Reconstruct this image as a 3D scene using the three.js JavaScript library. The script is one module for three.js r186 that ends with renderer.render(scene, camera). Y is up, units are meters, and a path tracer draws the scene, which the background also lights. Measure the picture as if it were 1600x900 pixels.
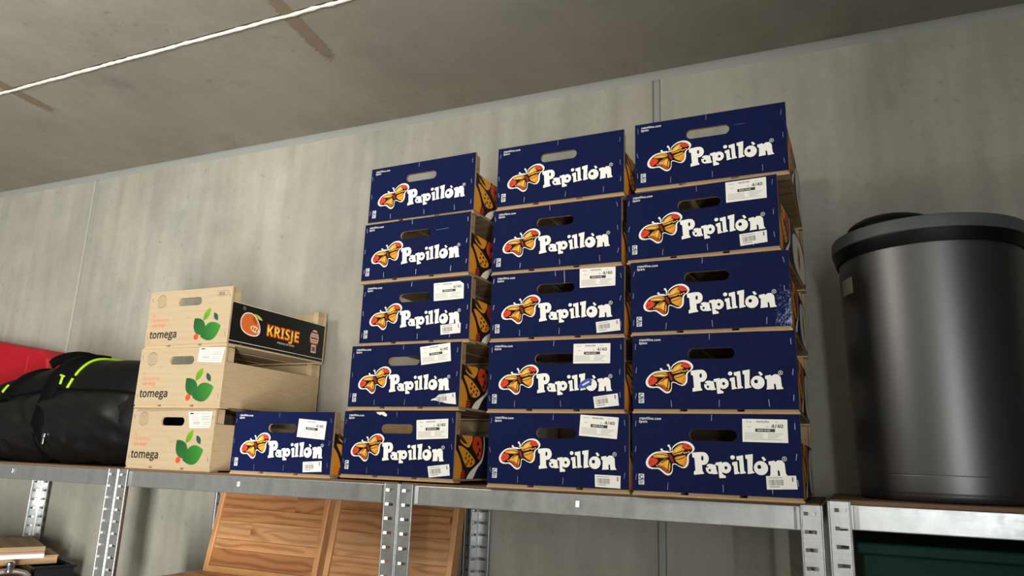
import * as THREE from 'three';
import { RectAreaLightUniformsLib } from 'three/addons/lights/RectAreaLightUniformsLib.js';
import { RoundedBoxGeometry } from 'three/addons/geometries/RoundedBoxGeometry.js';
import { mergeGeometries } from 'three/addons/utils/BufferGeometryUtils.js';
import { ImprovedNoise } from 'three/addons/math/ImprovedNoise.js';

// ---------------------------------------------------------------- camera, light, exposure
const SH = 1.8;                                   // height of the shelf tops above the floor
const scene = new THREE.Scene();
scene.background = new THREE.Color(0x000000);
const renderer = new THREE.WebGLRenderer({ antialias: true });
renderer.toneMapping = THREE.LinearToneMapping;
renderer.toneMappingExposure = 1.42;
renderer.shadowMap.enabled = true;
const camera = new THREE.PerspectiveCamera(42.912, 16 / 9, 0.05, 50);
{
  const right = new THREE.Vector3(0.91228, 0.03354, -0.40819), up = new THREE.Vector3(0.06346, 0.97303, 0.22178);
  const back = new THREE.Vector3().crossVectors(right, up).normalize();
  camera.quaternion.setFromRotationMatrix(new THREE.Matrix4().makeBasis(right, up, back));
  camera.position.set(0.58926, SH + 0.04736, 1.40877);
}
scene.add(camera);
RectAreaLightUniformsLib.init();
const UNSEEN_DOOR = { x: 1.75, depth: 0.22, z0: 3.0, z1: 3.7, y0: 0.05, y1: 2.05 };   // unseen glazed door in the right wall, recessed to dim the right side
const unseenDoorLight = new THREE.RectAreaLight(new THREE.Color(1, 0.99, 0.96), 118, UNSEEN_DOOR.z1 - UNSEEN_DOOR.z0 - 0.1, UNSEEN_DOOR.y1 - UNSEEN_DOOR.y0 - 0.1);
unseenDoorLight.position.set(UNSEEN_DOOR.x + UNSEEN_DOOR.depth - 0.02, (UNSEEN_DOOR.y0 + UNSEEN_DOOR.y1) / 2, (UNSEEN_DOOR.z0 + UNSEEN_DOOR.z1) / 2);
unseenDoorLight.lookAt(-10, unseenDoorLight.position.y, unseenDoorLight.position.z);
scene.add(unseenDoorLight);
const UNSEEN_LAMP = new THREE.Vector3(-1.0, SH + 0.80, 1.25);        // unseen bulb, out of view to the left, lights wall and crate fronts
const unseenLampLight = new THREE.PointLight(new THREE.Color(1, 0.98, 0.92), 1.6, 0, 2); unseenLampLight.position.copy(UNSEEN_LAMP); unseenLampLight.shadow.radius = 6.5; scene.add(unseenLampLight);
const UNSEEN_WIN = { x0: 1.40, x1: 1.70, y0: SH - 0.65, y1: SH + 1.0 };   // unseen window in the front wall, placed for the bin and beam sheen
const unseenWindowLight = new THREE.RectAreaLight(new THREE.Color(0.94, 0.98, 1), 19, UNSEEN_WIN.x1 - UNSEEN_WIN.x0 - 0.04, UNSEEN_WIN.y1 - UNSEEN_WIN.y0 - 0.04);
unseenWindowLight.position.set((UNSEEN_WIN.x0 + UNSEEN_WIN.x1) / 2, (UNSEEN_WIN.y0 + UNSEEN_WIN.y1) / 2, 4.7); unseenWindowLight.lookAt(unseenWindowLight.position.x, unseenWindowLight.position.y, -10); scene.add(unseenWindowLight);
for (const l of [unseenDoorLight, unseenLampLight, unseenWindowLight]) l.castShadow = true;

// ---------------------------------------------------------------- helpers
let seed = 7;
const rnd = () => { seed = (seed * 1664525 + 1013904223) >>> 0; return seed / 4294967296; };
const rr = (a, b) => a + (b - a) * rnd();
const noise = new ImprovedNoise();
const fbm = (x, y, z, o = 4) => { let s = 0, a = 1, t = 0; for (let i = 0; i < o; i++) { s += a * noise.noise(x, y, z + i * 7.3); t += a; a *= 0.5; x *= 2.03; y *= 2.03; } return s / t; };
const used = new Map();
function numbered(name) { const n = used.get(name) || 0; used.set(name, n + 1); return n ? name + '_' + String(n).padStart(3, '0') : name; }
function shade(o) { o.castShadow = true; o.receiveShadow = true; return o; }
function obj(name, geo, mat, parent) { const m = shade(new THREE.Mesh(geo, mat)); m.name = parent ? name : numbered(name); (parent || scene).add(m); return m; }
function thing(name, label, category, pos = [0, 0, 0], group) {
  const g = new THREE.Group(); g.name = numbered(name); g.position.set(pos[0], pos[1] + SH, pos[2]);
  g.userData = { label, category }; if (group) g.userData.group = group; scene.add(g); return g;
}
function structure(name) { const g = new THREE.Group(); g.name = name; g.position.y = SH; g.userData = { kind: 'structure' }; scene.add(g); return g; }
function metres(g, k = 1) {                       // uv in metres, by the way a face points
  const n = g.index ? g.toNonIndexed() : g; n.computeVertexNormals === undefined;
  const p = n.attributes.position, q = n.attributes.normal, uv = new Float32Array(p.count * 2);
  for (let i = 0; i < p.count; i++) {
    const ax = Math.abs(q.getX(i)), ay = Math.abs(q.getY(i)), az = Math.abs(q.getZ(i));
    const [u, v] = az >= ax && az >= ay ? [p.getX(i), p.getY(i)] : ay >= ax ? [p.getX(i), p.getZ(i)] : [p.getZ(i), p.getY(i)];
    uv[2 * i] = u * k; uv[2 * i + 1] = v * k;
  }
  n.setAttribute('uv', new THREE.BufferAttribute(uv, 2)); return n;
}
function box(w, h, d, x = 0, y = 0, z = 0) { const g = new THREE.BoxGeometry(w, h, d); g.translate(x, y, z); return metres(g); }
function rbox(w, h, d, r, x = 0, y = 0, z = 0, s = 3) { const g = new RoundedBoxGeometry(w, h, d, s, r); g.translate(x, y, z); return metres(g); }
const merge = (a) => mergeGeometries(a.map((g) => { const n = g.index ? g.toNonIndexed() : g; for (const k of Object.keys(n.attributes)) if (!['position', 'normal', 'uv'].includes(k)) n.deleteAttribute(k); n.clearGroups(); return n; }));
function poly(points, holes = []) { const s = new THREE.Shape(points.map(([x, y]) => new THREE.Vector2(x, y))); for (const h of holes) s.holes.push(h); return s; }
function slot(x, y, w, h) { const p = new THREE.Path(), r = h / 2, a = w / 2 - r; p.moveTo(x - a, y - r); p.absarc(x - a, y, r, -Math.PI / 2, -Math.PI * 1.5, true); p.absarc(x + a, y, r, Math.PI / 2, -Math.PI / 2, true); p.closePath(); return p; }
function plate(shape, depth, curveSegments = 10) { return new THREE.ExtrudeGeometry(shape, { depth, bevelEnabled: false, curveSegments }); }
function frontUV(g, w, h, x0 = 0, y0 = 0) {       // two material slots: 0 = printed front, 1 = the raw rest; uv 0..1 on the front, metres elsewhere
  const n = metres(g), p = n.attributes.position, q = n.attributes.normal, uv = n.attributes.uv, a = [], b = [];
  for (let i = 0; i < p.count; i += 3) (q.getZ(i) > 0.5 ? a : b).push(i);
  const order = [...a, ...b], out = new THREE.BufferGeometry();
  for (const k of ['position', 'normal', 'uv']) {
    const s = n.attributes[k], d = new Float32Array(s.count * s.itemSize); let c = 0;
    order.forEach((t, j) => { for (let e = 0; e < 3; e++) for (let f = 0; f < s.itemSize; f++) { let v = s.array[(t + e) * s.itemSize + f]; if (k === 'uv' && j < a.length) v = f ? (p.getY(t + e) - y0) / h : (p.getX(t + e) - x0) / w; d[c++] = v; } });
    out.setAttribute(k, new THREE.BufferAttribute(d, s.itemSize));
  }
  out.addGroup(0, a.length * 3, 0); out.addGroup(a.length * 3, b.length * 3, 1); return out;
}
function canvasTex(w, h, draw, srgb = true) { const c = document.createElement('canvas'); c.width = w; c.height = h; const x = c.getContext('2d'); draw(x, w, h); const t = new THREE.CanvasTexture(c); if (srgb) t.colorSpace = THREE.SRGBColorSpace; t.wrapS = t.wrapT = THREE.RepeatWrapping; t.anisotropy = 8; return t; }
function dataTex(w, h, f, srgb = true, wrap = true) {
  const d = new Uint8Array(w * h * 4);
  for (let j = 0; j < h; j++) for (let i = 0; i < w; i++) { const c = f(i / w, j / h), o = 4 * (j * w + i); for (let k = 0; k < 3; k++) d[o + k] = Math.max(0, Math.min(255, c[k])); d[o + 3] = 255; }
  const t = new THREE.DataTexture(d, w, h); if (srgb) t.colorSpace = THREE.SRGBColorSpace; t.magFilter = THREE.LinearFilter; t.minFilter = THREE.LinearMipmapLinearFilter; t.generateMipmaps = true;
  if (wrap) t.wrapS = t.wrapT = THREE.RepeatWrapping; t.needsUpdate = true; return t;
}
const M = (o) => new THREE.MeshStandardMaterial(o);

// ---------------------------------------------------------------- materials
function tileNoise(u, v, fx, fy, z, o = 4) {      // fades one noise tile into the next so that repeats join
  const a = fbm(u * fx, v * fy, z, o), b = fbm((u - 1) * fx, v * fy, z, o), c = fbm(u * fx, (v - 1) * fy, z, o), d = fbm((u - 1) * fx, (v - 1) * fy, z, o);
  const s = (t) => { const k = Math.max(0, (t - 0.8) / 0.2); return k * k * (3 - 2 * k); };
  const x = s(u), y = s(v); return (a * (1 - x) + b * x) * (1 - y) + (c * (1 - x) + d * x) * y;
}
function concrete(base, z, streak, size) {        // one tile is 2 x 2 m
  const bumpA = new Float32Array(size * size);
  const map = dataTex(size, size, (u, v) => {
    const big = tileNoise(u, v, 5, 4, z, 4), mid = tileNoise(u, v, 26, 22, z + 9, 3), fine = tileNoise(u, v, 110, 110, z + 17, 2), run = tileNoise(u, v, 38, 3.2, z + 31, 3);
    const dark = Math.max(0, tileNoise(u, v, 17, 11, z + 50, 3) - 0.28) * 2.2, pore = Math.max(0, tileNoise(u, v, 90, 90, z + 70, 1) - 0.52) * 3;
    const t = 1 + 0.13 * big + 0.055 * mid + 0.03 * fine + streak * 0.11 * run - 0.10 * dark - 0.12 * pore;
    const warm = 0.02 * tileNoise(u, v, 6, 6, z + 90, 2);
    const i = Math.floor(u * size), j = Math.floor(v * size); bumpA[j * size + i] = 128 + 50 * mid + 40 * fine - 90 * pore;
    return [base[0] * (t + warm), base[1] * t, base[2] * (t - warm)];
  });
  const bump = dataTex(size, size, (u, v) => { const k = bumpA[Math.floor(v * size + 0.001) * size + Math.floor(u * size + 0.001)]; return [k, k, k]; }, false);
  map.repeat.set(0.5, 0.5); bump.repeat.set(0.5, 0.5);
  return M({ map, bumpMap: bump, bumpScale: 0.0015, roughness: 0.86 });
}
const wallMat = concrete([161, 158, 145], 1.3, 1, 1024), ceilMat = concrete([145, 140, 128], 5.7, 0.2, 1024);
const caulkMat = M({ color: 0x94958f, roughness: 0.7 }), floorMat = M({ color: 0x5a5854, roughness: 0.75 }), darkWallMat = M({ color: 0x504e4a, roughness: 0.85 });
const foamMat = M({ color: 0xe4dfd2, roughness: 0.6 });

function woodTex(w, h, base, dark, lines, knots, s, contrast = 1, wave = 0.05) {   // grain along u
  const kn = []; let q = s; const r = () => { q = (q * 16807) % 2147483647; return q / 2147483647; };
  for (let i = 0; i < knots; i++) kn.push([r(), r(), 0.012 + 0.02 * r()]);
  return dataTex(w, h, (u, v) => {
    let y = v * h / w, off = 0, kd = 0;
    for (const [a, b, c] of kn) { const dx = (u - a) / 3.2, dy = y - b * h / w, d2 = (dx * dx + dy * dy) / (c * c); off += Math.sign(dy || 1) * c * 1.6 * Math.exp(-d2 * 0.35); kd = Math.max(kd, Math.exp(-d2 * (3.2 + 0.8 * noise.noise(u * 60, v * 60, s)))); }
    const wob = wave * fbm(u * 2.2, y * 7, s, 3);
    const g = (y + off + wob) * lines, ring = Math.pow(0.5 + 0.5 * Math.sin(g * 6.283 + 2.5 * fbm(u * 3, y * 14, s + 3, 2)), 2.2);
    const fib = fbm(u * 14, v * h / w * 260, s + 8, 2), blot = fbm(u * 2.5, y * 9, s + 14, 3);
    const t = Math.min(1, Math.max(0, contrast * (0.55 * ring + 0.22 * fib + 0.3 * blot) + 0.95 * kd));
    return [0, 1, 2].map((k) => base[k] + (dark[k] - base[k]) * t);
  });
}
const plyTexA = woodTex(512, 512, [184, 161, 126], [146, 119, 84], 9, 3, 11, 0.55), plyTexB = woodTex(512, 512, [158, 134, 100], [112, 84, 55], 8, 4, 29, 0.7);
const plyA = M({ map: plyTexA, roughness: 0.7 }), plyB = M({ map: plyTexB, roughness: 0.75 });
plyTexA.repeat.set(2.5, 2.5); plyTexB.repeat.set(2.6, 2.6);
const kraftMat = M({ color: 0xb2916a, roughness: 0.8 }), boardMat = M({ color: 0x6b5139, roughness: 0.85 });
const pineMats = [0, 1, 2, 3, 4].map((i) => M({ map: woodTex(512, 64, [[184, 134, 88], [168, 116, 72], [190, 144, 98], [158, 106, 64], [176, 125, 79]][i], [[118, 72, 40], [96, 58, 32], [142, 92, 56], [88, 50, 28], [110, 65, 36]][i], 34, i % 2 ? 2 : 1, 100 + 37 * i, 0.85, 0.028), roughness: 0.5 }));
const pineEdge = M({ map: woodTex(512, 64, [194, 144, 96], [156, 102, 60], 26, 0, 317, 0.6), roughness: 0.5 });

const zincMap = dataTex(512, 512, (u, v) => { const a = tileNoise(u, v, 34, 34, 3, 2), b = tileNoise(u, v, 9, 3, 12, 3), c = tileNoise(u, v, 4, 90, 21, 2); const t = 186 + 9 * a + 16 * b + 12 * c; return [t * 0.985, t, t * 0.995]; });
const zincRough = dataTex(512, 512, (u, v) => { const a = tileNoise(u, v, 30, 30, 8, 2), b = tileNoise(u, v, 8, 4, 2, 3); const t = 100 + 16 * a + 34 * b; return [t, t, t]; }, false);
zincMap.repeat.set(4, 4); zincRough.repeat.set(4, 4);
const zinc = M({ map: zincMap, roughnessMap: zincRough, roughness: 1, metalness: 0.8 });
const steelMat = M({ color: 0xc9ccd0, metalness: 1, roughness: 0.25 });
const stapleMat = M({ color: 0x8a8fa0, metalness: 0.8, roughness: 0.45 });
const rawWood = kraftMat;

// ---------------------------------------------------------------- prints
const NAVY = '#0d1740';
const PX = (u) => u * 1280, PY = (v) => v * 612;
function blob(x, pts) {                            // smooth closed path through the points
  const n = pts.length; x.beginPath();
  for (let i = 0; i < n; i++) { const a = pts[i], b = pts[(i + 1) % n], m = [(a[0] + b[0]) / 2, (a[1] + b[1]) / 2]; if (!i) { const z = pts[n - 1]; x.moveTo((z[0] + a[0]) / 2, (z[1] + a[1]) / 2); } x.quadraticCurveTo(a[0], a[1], m[0], m[1]); }
  x.closePath();
}
function stroke(x, pts, w, c) { x.strokeStyle = c; x.lineWidth = w; x.lineCap = 'round'; x.lineJoin = 'round'; x.beginPath(); x.moveTo(...pts[0]); if (pts.length === 3) x.quadraticCurveTo(...pts[1], ...pts[2]); else for (const p of pts.slice(1)) x.lineTo(...p); x.stroke(); }
function butterfly(x) {
  const out = [[.262, .485], [.250, .455], [.269, .405], [.306, .362], [.350, .360], [.378, .400], [.388, .444], [.378, .482], [.348, .520], [.350, .617], [.341, .668], [.322, .692], [.297, .674], [.270, .640], [.249, .648], [.251, .728], [.240, .778], [.216, .790], [.186, .738], [.164, .704], [.122, .716], [.094, .690], [.087, .629], [.106, .560], [.142, .507], [.187, .496], [.222, .505]].map(([u, v]) => [PX(u), PY(v)]);
  const ant = [[[.222, .49], [.196, .50], [.186, .468]], [[.240, .47], [.243, .44], [.231, .415]]];
  for (const a of ant) { const p = a.map(([u, v]) => [PX(u), PY(v)]); stroke(x, p, 13, '#f3efe6'); x.fillStyle = '#f3efe6'; x.beginPath(); x.arc(p[2][0], p[2][1], 10, 0, 7); x.fill(); }
  blob(x, out); x.lineWidth = 10; x.strokeStyle = '#f3efe6'; x.lineJoin = 'round'; x.stroke(); x.fillStyle = '#f3efe6'; x.fill();
  const cx = 316, cy = 352, inn = out.map(([a, b]) => [cx + (a - cx) * 0.93, cy + (b - cy) * 0.925]);
  blob(x, inn); x.fillStyle = '#1c1210'; x.fill(); x.save(); blob(x, inn); x.clip();
  const R = (c, pts) => { x.fillStyle = c; blob(x, pts); x.fill(); };
  R('#e3a23c', [[322, 300], [352, 262], [398, 238], [428, 250], [424, 290], [392, 318], [352, 330], [324, 326]]);   // upper right wing
  R('#efc06a', [[340, 292], [372, 262], [398, 256], [384, 292], [350, 314]]);
  R('#d8452f', [[400, 240], [440, 226], [474, 240], [484, 268], [466, 280], [430, 280], [408, 266]]);
  R('#e3a23c', [[336, 346], [388, 330], [436, 322], [440, 372], [424, 408], [392, 402], [352, 376]]);               // lower right wing
  R('#d98a2c', [[390, 396], [412, 380], [432, 330], [440, 372], [426, 410], [404, 408]]);
  R('#e3a23c', [[290, 318], [232, 308], [182, 316], [162, 344], [206, 352], [262, 360], [294, 348]]);               // upper left wing
  R('#efc06a', [[262, 326], [214, 318], [186, 330], [226, 344], [268, 346]]);
  R('#d8452f', [[160, 344], [132, 366], [118, 402], [142, 420], [178, 412], [214, 376], [196, 356]]);
  R('#e3a23c', [[288, 356], [240, 372], [206, 402], [238, 424], [264, 452], [288, 466], [306, 440], [308, 392]]);    // lower left wing
  R('#b5532a', [[196, 418], [238, 426], [262, 456], [290, 472], [306, 452], [292, 446], [268, 424], [236, 408]]);
  R('#f0b94a', [[262, 384], [284, 372], [296, 402], [290, 436], [272, 430]]);
  for (const [p, w] of [[[[312, 330], [350, 306], [424, 288]], 6], [[[316, 338], [370, 316], [440, 320]], 7], [[[320, 352], [370, 372], [436, 330]], 5], [[[302, 338], [240, 318], [176, 328]], 5], [[[302, 344], [236, 360], [180, 350]], 6], [[[300, 350], [262, 372], [212, 404]], 6], [[[304, 356], [290, 400], [286, 452]], 7], [[[420, 286], [452, 292], [470, 284]], 4], [[[404, 262], [420, 276], [430, 286]], 6], [[[200, 356], [222, 372], [206, 396]], 6]]) stroke(x, p, w, '#1c1210');
  for (const [a, b] of [[434, 304], [452, 298], [418, 308], [232, 396], [216, 404], [200, 412]]) { x.fillStyle = '#efc06a'; x.beginPath(); x.ellipse(a, b, 8, 5, 0.5, 0, 7); x.fill(); }
  for (const [a, b, r] of [[446, 252, 5], [462, 258, 4], [144, 390, 5], [160, 378, 4]]) { x.fillStyle = '#5a1612'; x.beginPath(); x.arc(a, b, r, 0, 7); x.fill(); }
  x.restore();
  x.save(); x.translate(312, 346); x.rotate(-0.42); x.fillStyle = '#8e2f2c'; x.strokeStyle = '#1c1210'; x.lineWidth = 4; x.beginPath(); x.ellipse(0, 6, 13, 38, 0, 0, 7); x.fill(); x.stroke(); x.restore();
}
function wordmark(x) {
  const DK = '#0a0e24', WH = '#f5f3ec';
  const L = (polys, ells = [], holes = []) => {       // one letter: dark rim, then white, then its holes
    for (const [c, w, d] of [[DK, 17, 3], [WH, 6, 0]]) {
      x.fillStyle = x.strokeStyle = c; x.lineWidth = w; x.lineJoin = 'round';
      for (const p of polys) { x.beginPath(); p.forEach((q, i) => (i ? x.lineTo(q[0] + d, q[1] + d) : x.moveTo(q[0] + d, q[1] + d))); x.closePath(); x.fill(); x.stroke(); }
      for (const [a, b, r, t] of ells) { x.beginPath(); x.ellipse(a + d, b + d, r, t, 0, 0, 7); x.fill(); x.stroke(); }
    }
    x.fillStyle = '#0f163c'; for (const [a, b, r, t] of holes) { x.beginPath(); x.ellipse(a, b, r, t, 0, 0, 7); x.fill(); }
  };
  L([[[480, 306], [548, 299], [556, 330], [550, 396], [552, 440], [564, 460], [492, 470], [492, 448], [504, 442], [498, 342], [482, 336]]], [[562, 346, 40, 46]], [[556, 344, 9, 18]]);
  L([[[632, 396], [654, 390], [659, 436], [668, 456], [634, 460]]], [[616, 424, 32, 34], [616, 398, 24, 10]], [[610, 434, 9, 10]]);
  x.fillStyle = DK; x.beginPath(); x.ellipse(590, 409, 12, 4, 0.2, 0, 7); x.fill();
  L([[[658, 377], [700, 369], [702, 460], [726, 474], [726, 484], [684, 488], [676, 394], [659, 392]]], [[730, 410, 38, 40]], [[732, 411, 11, 12]]);
  L([[[782, 370], [814, 363], [819, 436], [832, 448], [796, 455], [792, 390], [782, 388]]], [[784, 331, 14, 13]]);
  L([[[814, 325], [858, 316], [864, 428], [876, 444], [840, 450], [834, 348], [816, 346]]]);
  L([[[880, 313], [930, 305], [924, 424], [938, 440], [894, 449], [894, 338], [881, 336]]]);
  L([[[998, 325], [1010, 323], [1025, 342], [1012, 350]]], [[988, 404, 48, 49]], [[976, 396, 14, 15]]);
  L([[[1046, 356], [1084, 349], [1090, 361], [1112, 345], [1138, 346], [1155, 367], [1160, 438], [1171, 453], [1126, 457], [1121, 420], [1111, 408], [1103, 420], [1105, 453], [1054, 457], [1058, 440], [1059, 378], [1047, 376]]]);
}
function blueFront(scuffed) {
  return canvasTex(1280, 612, (x, w, h) => {
    x.fillStyle = NAVY; x.fillRect(0, 0, w, h);
    let q = scuffed + 3; const r = () => { q = (q * 16807) % 2147483647; return q / 2147483647; };
    for (let i = 0; i < 500; i++) { x.fillStyle = r() > 0.5 ? 'rgba(30,42,92,0.10)' : 'rgba(10,14,40,0.10)'; x.beginPath(); x.ellipse(r() * w, r() * h, 4 + r() * 40, 2 + r() * 8, r() * 3, 0, 7); x.fill(); }
    butterfly(x);
    wordmark(x);
    x.strokeStyle = '#e9e6dc'; x.lineWidth = 4; x.beginPath(); x.arc(1158, 331, 15, 0, 7); x.stroke(); x.fillStyle = '#e9e6dc'; x.font = 'bold 20px sans-serif'; x.textAlign = 'center'; x.fillText('R', 1158, 338);
    x.textAlign = 'left'; x.save(); x.transform(1, 0.03, -0.18, 1, 56, 46); x.font = 'bold 27px sans-serif'; x.fillText('capellina.com', 0, 0); x.fillText('Spain', 2, 27); x.restore();
    x.fillStyle = '#cfd0d2'; x.fillRect(50, 480, 46, 84); x.strokeStyle = NAVY; x.lineWidth = 6; x.beginPath(); x.arc(73, 503, 13, 0.6, 5.2); x.stroke(); x.beginPath(); x.moveTo(56, 528); x.lineTo(92, 520); x.stroke();
    x.fillStyle = NAVY; for (let i = 0; i < 3; i++) x.fillRect(58, 535 + i * 9, 30 - i * 5, 4);
    const n = scuffed ? 300 : 14;
    for (let i = 0; i < n; i++) {                   // rubbed spots: the paper shows through the print
      const e = scuffed ? Math.pow(r(), 2.2) : r(), px = scuffed ? w - 4 - e * 115 : r() * w, py = scuffed ? h * (0.42 + 0.57 * Math.sqrt(r())) : r() * h;
      x.fillStyle = `rgba(186,196,222,${scuffed ? 0.10 + 0.35 * r() : 0.16 * r()})`; x.beginPath(); x.ellipse(px, py, 1 + r() * 5, 2 + r() * 12, r() * 0.6, 0, 7); x.fill();
    }
  });
}
const blueTex = blueFront(0), blueScuffTex = blueFront(41);
const blueMat = new THREE.MeshPhysicalMaterial({ map: blueTex, roughness: 0.72, specularIntensity: 0.2 }), blueScuff = new THREE.MeshPhysicalMaterial({ map: blueScuffTex, roughness: 0.72, specularIntensity: 0.2 });
const sideTex = canvasTex(1280, 320, (x, w, h) => {   // wing over the front part of the side, pale picture over the rest
  x.fillStyle = '#0e1330'; x.fillRect(0, 0, w, h);
  const R = (c, pts) => { x.fillStyle = c; blob(x, pts); x.fill(); };
  x.save(); x.scale(1.25, 1);
  R('#f0ece0', [[-60, -60], [330, -60], [362, 60], [340, 190], [272, 236], [215, 340], [60, 400], [-60, 380]]);
  R('#140d0b', [[-60, -60], [315, -60], [346, 60], [322, 178], [262, 218], [165, 280], [130, 360], [-60, 380]]);
  R('#e2982a', [[20, -20], [170, -20], [214, 10], [178, 78], [150, 92], [96, 72], [50, 40]]);
  R('#c8421f', [[226, -10], [290, -10], [326, 60], [312, 160], [286, 186], [244, 126], [200, 86], [206, 40]]);
  R('#e2982a', [[30, 74], [90, 82], [160, 118], [216, 160], [250, 196], [210, 228], [150, 240], [112, 200], [80, 140]]);
  R('#dd9024', [[-40, 84], [10, 98], [56, 150], [90, 220], [98, 270], [70, 340], [-40, 340]]);
  R('#b5321c', [[84, 262], [128, 252], [128, 330], [74, 330]]);
  x.strokeStyle = '#140d0b'; x.lineCap = 'round';
  for (let i = 0; i < 8; i++) { x.lineWidth = 6; x.beginPath(); x.moveTo(20 + i * 11, 4 + i * 7); x.lineTo(78 + i * 9, 4 + i * 8); x.stroke(); }
  x.fillStyle = '#140d0b'; blob(x, [[-10, -10], [30, -10], [70, 50], [40, 66], [-10, 60]]); x.fill();
  for (const [a, b] of [[140, 132], [172, 152], [204, 178], [132, 168], [164, 190], [196, 208], [142, 212]]) { x.beginPath(); x.ellipse(a, b, 8, 11, 0.4, 0, 7); x.fill(); }
  for (const [a, b] of [[268, 56], [292, 104], [274, 138]]) { x.beginPath(); x.ellipse(a, b, 13, 15, 0, 0, 7); x.fill(); }
  for (let i = 0; i < 3; i++) x.fillRect(84, 268 + i * 20, 40, 7);
  x.restore();
  R('#dcd8cc', [[560, 20], [1290, 10], [1290, 330], [640, 330], [520, 220]]);
  R('#c47b2e', [[800, 90], [900, 70], [960, 140], [930, 250], [850, 270], [770, 190]]);
  R('#6d3d1c', [[840, 150], [930, 140], [900, 220], [850, 240]]);
});
const sideMat = M({ map: sideTex, roughness: 0.55 });

function leaf(x, a, b, bulge, c1, c2) { const mx = (a[0] + b[0]) / 2, my = (a[1] + b[1]) / 2, nx = -(b[1] - a[1]), ny = b[0] - a[0]; const g = x.createLinearGradient(a[0], a[1], b[0], b[1]); g.addColorStop(0, c1); g.addColorStop(1, c2); x.fillStyle = g; x.beginPath(); x.moveTo(...a); x.quadraticCurveTo(mx + nx * bulge, my + ny * bulge, ...b); x.quadraticCurveTo(mx - nx * bulge, my - ny * bulge, ...a); x.fill(); }
function plainFront(stamp) {
  const grain = plyTexA.image;
  return canvasTex(1024, 512, (x, w, h) => {
    const img = x.createImageData(w, h);
    for (let j = 0; j < h; j++) for (let i = 0; i < w; i++) { const s = 4 * ((Math.floor(j * 0.9 + stamp * 90) % 512) * 512 + (Math.floor(i * 0.5 + stamp * 131) % 512)), d = 4 * (j * w + i); for (let k = 0; k < 3; k++) img.data[d + k] = Math.min(255, grain.data[s + k] * 0.28 + [184, 165, 136][k] * 0.67); img.data[d + 3] = 255; }
    x.putImageData(img, 0, 0);
    const U = (u) => u * w, V = (v) => v * h;
    x.strokeStyle = '#6b6253'; x.lineWidth = 4;            // round seal
    x.save(); x.translate(U(.148), V(.185)); x.rotate(-0.25); for (let k = 0; k < 7; k++) { const yy = -52 + k * 17, half = Math.sqrt(Math.max(0, 60 * 60 - yy * yy)); x.beginPath(); x.moveTo(-half, yy + 8); x.quadraticCurveTo(0, yy - 14, half, yy + 4); x.stroke(); } x.beginPath(); x.arc(0, 0, 60, 3.6, 5.9); x.stroke(); x.beginPath(); x.arc(0, 0, 60, 0.5, 2.7); x.stroke(); x.restore();
    x.fillStyle = '#c9603f'; x.font = '42px sans-serif'; x.fillText('la', U(.06), V(.475)); x.fillText('clementina', U(.058), V(.565)); x.font = 'bold 42px sans-serif'; x.fillText('con hoja', U(.06), V(.655));
    x.fillStyle = '#1b1712'; x.save(); x.translate(U(.05), V(.865)); x.scale(1.1, 1); x.font = '94px sans-serif'; x.lineWidth = 5; x.strokeStyle = '#1b1712'; x.fillText('tomega', 0, 0, U(.32)); x.strokeText('tomega', 0, 0, U(.32)); x.restore();
    leaf(x, [U(.768), V(.362)], [U(.695), V(.59)], 0.44, '#6c9a10', '#4c820e');
    leaf(x, [U(.812), V(.455)], [U(.866), V(.60)], 0.5, '#0f4038', '#144c42');
    leaf(x, [U(.588), V(.54)], [U(.725), V(.85)], 0.62, '#0d4a1e', '#1d5f20');
    leaf(x, [U(.908), V(.692)], [U(.682), V(.875)], 0.66, '#2f7f22', '#14521c');
    x.fillStyle = '#cf4420'; x.beginPath(); x.ellipse(U(.631), V(.875), 30, 28, -0.6, 0, 7); x.fill();
    if (stamp === 0) { x.strokeStyle = '#6b6253'; x.lineWidth = 4; x.strokeRect(U(.832), V(.066), U(.112), V(.084)); x.fillStyle = '#4a4338'; x.font = 'bold 40px sans-serif'; x.fillText('BSS', U(.845), V(.142)); }
  });
}
const plainMats = [0, 1, 2].map((i) => M({ map: plainFront(i), roughness: 0.6 }));
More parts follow.
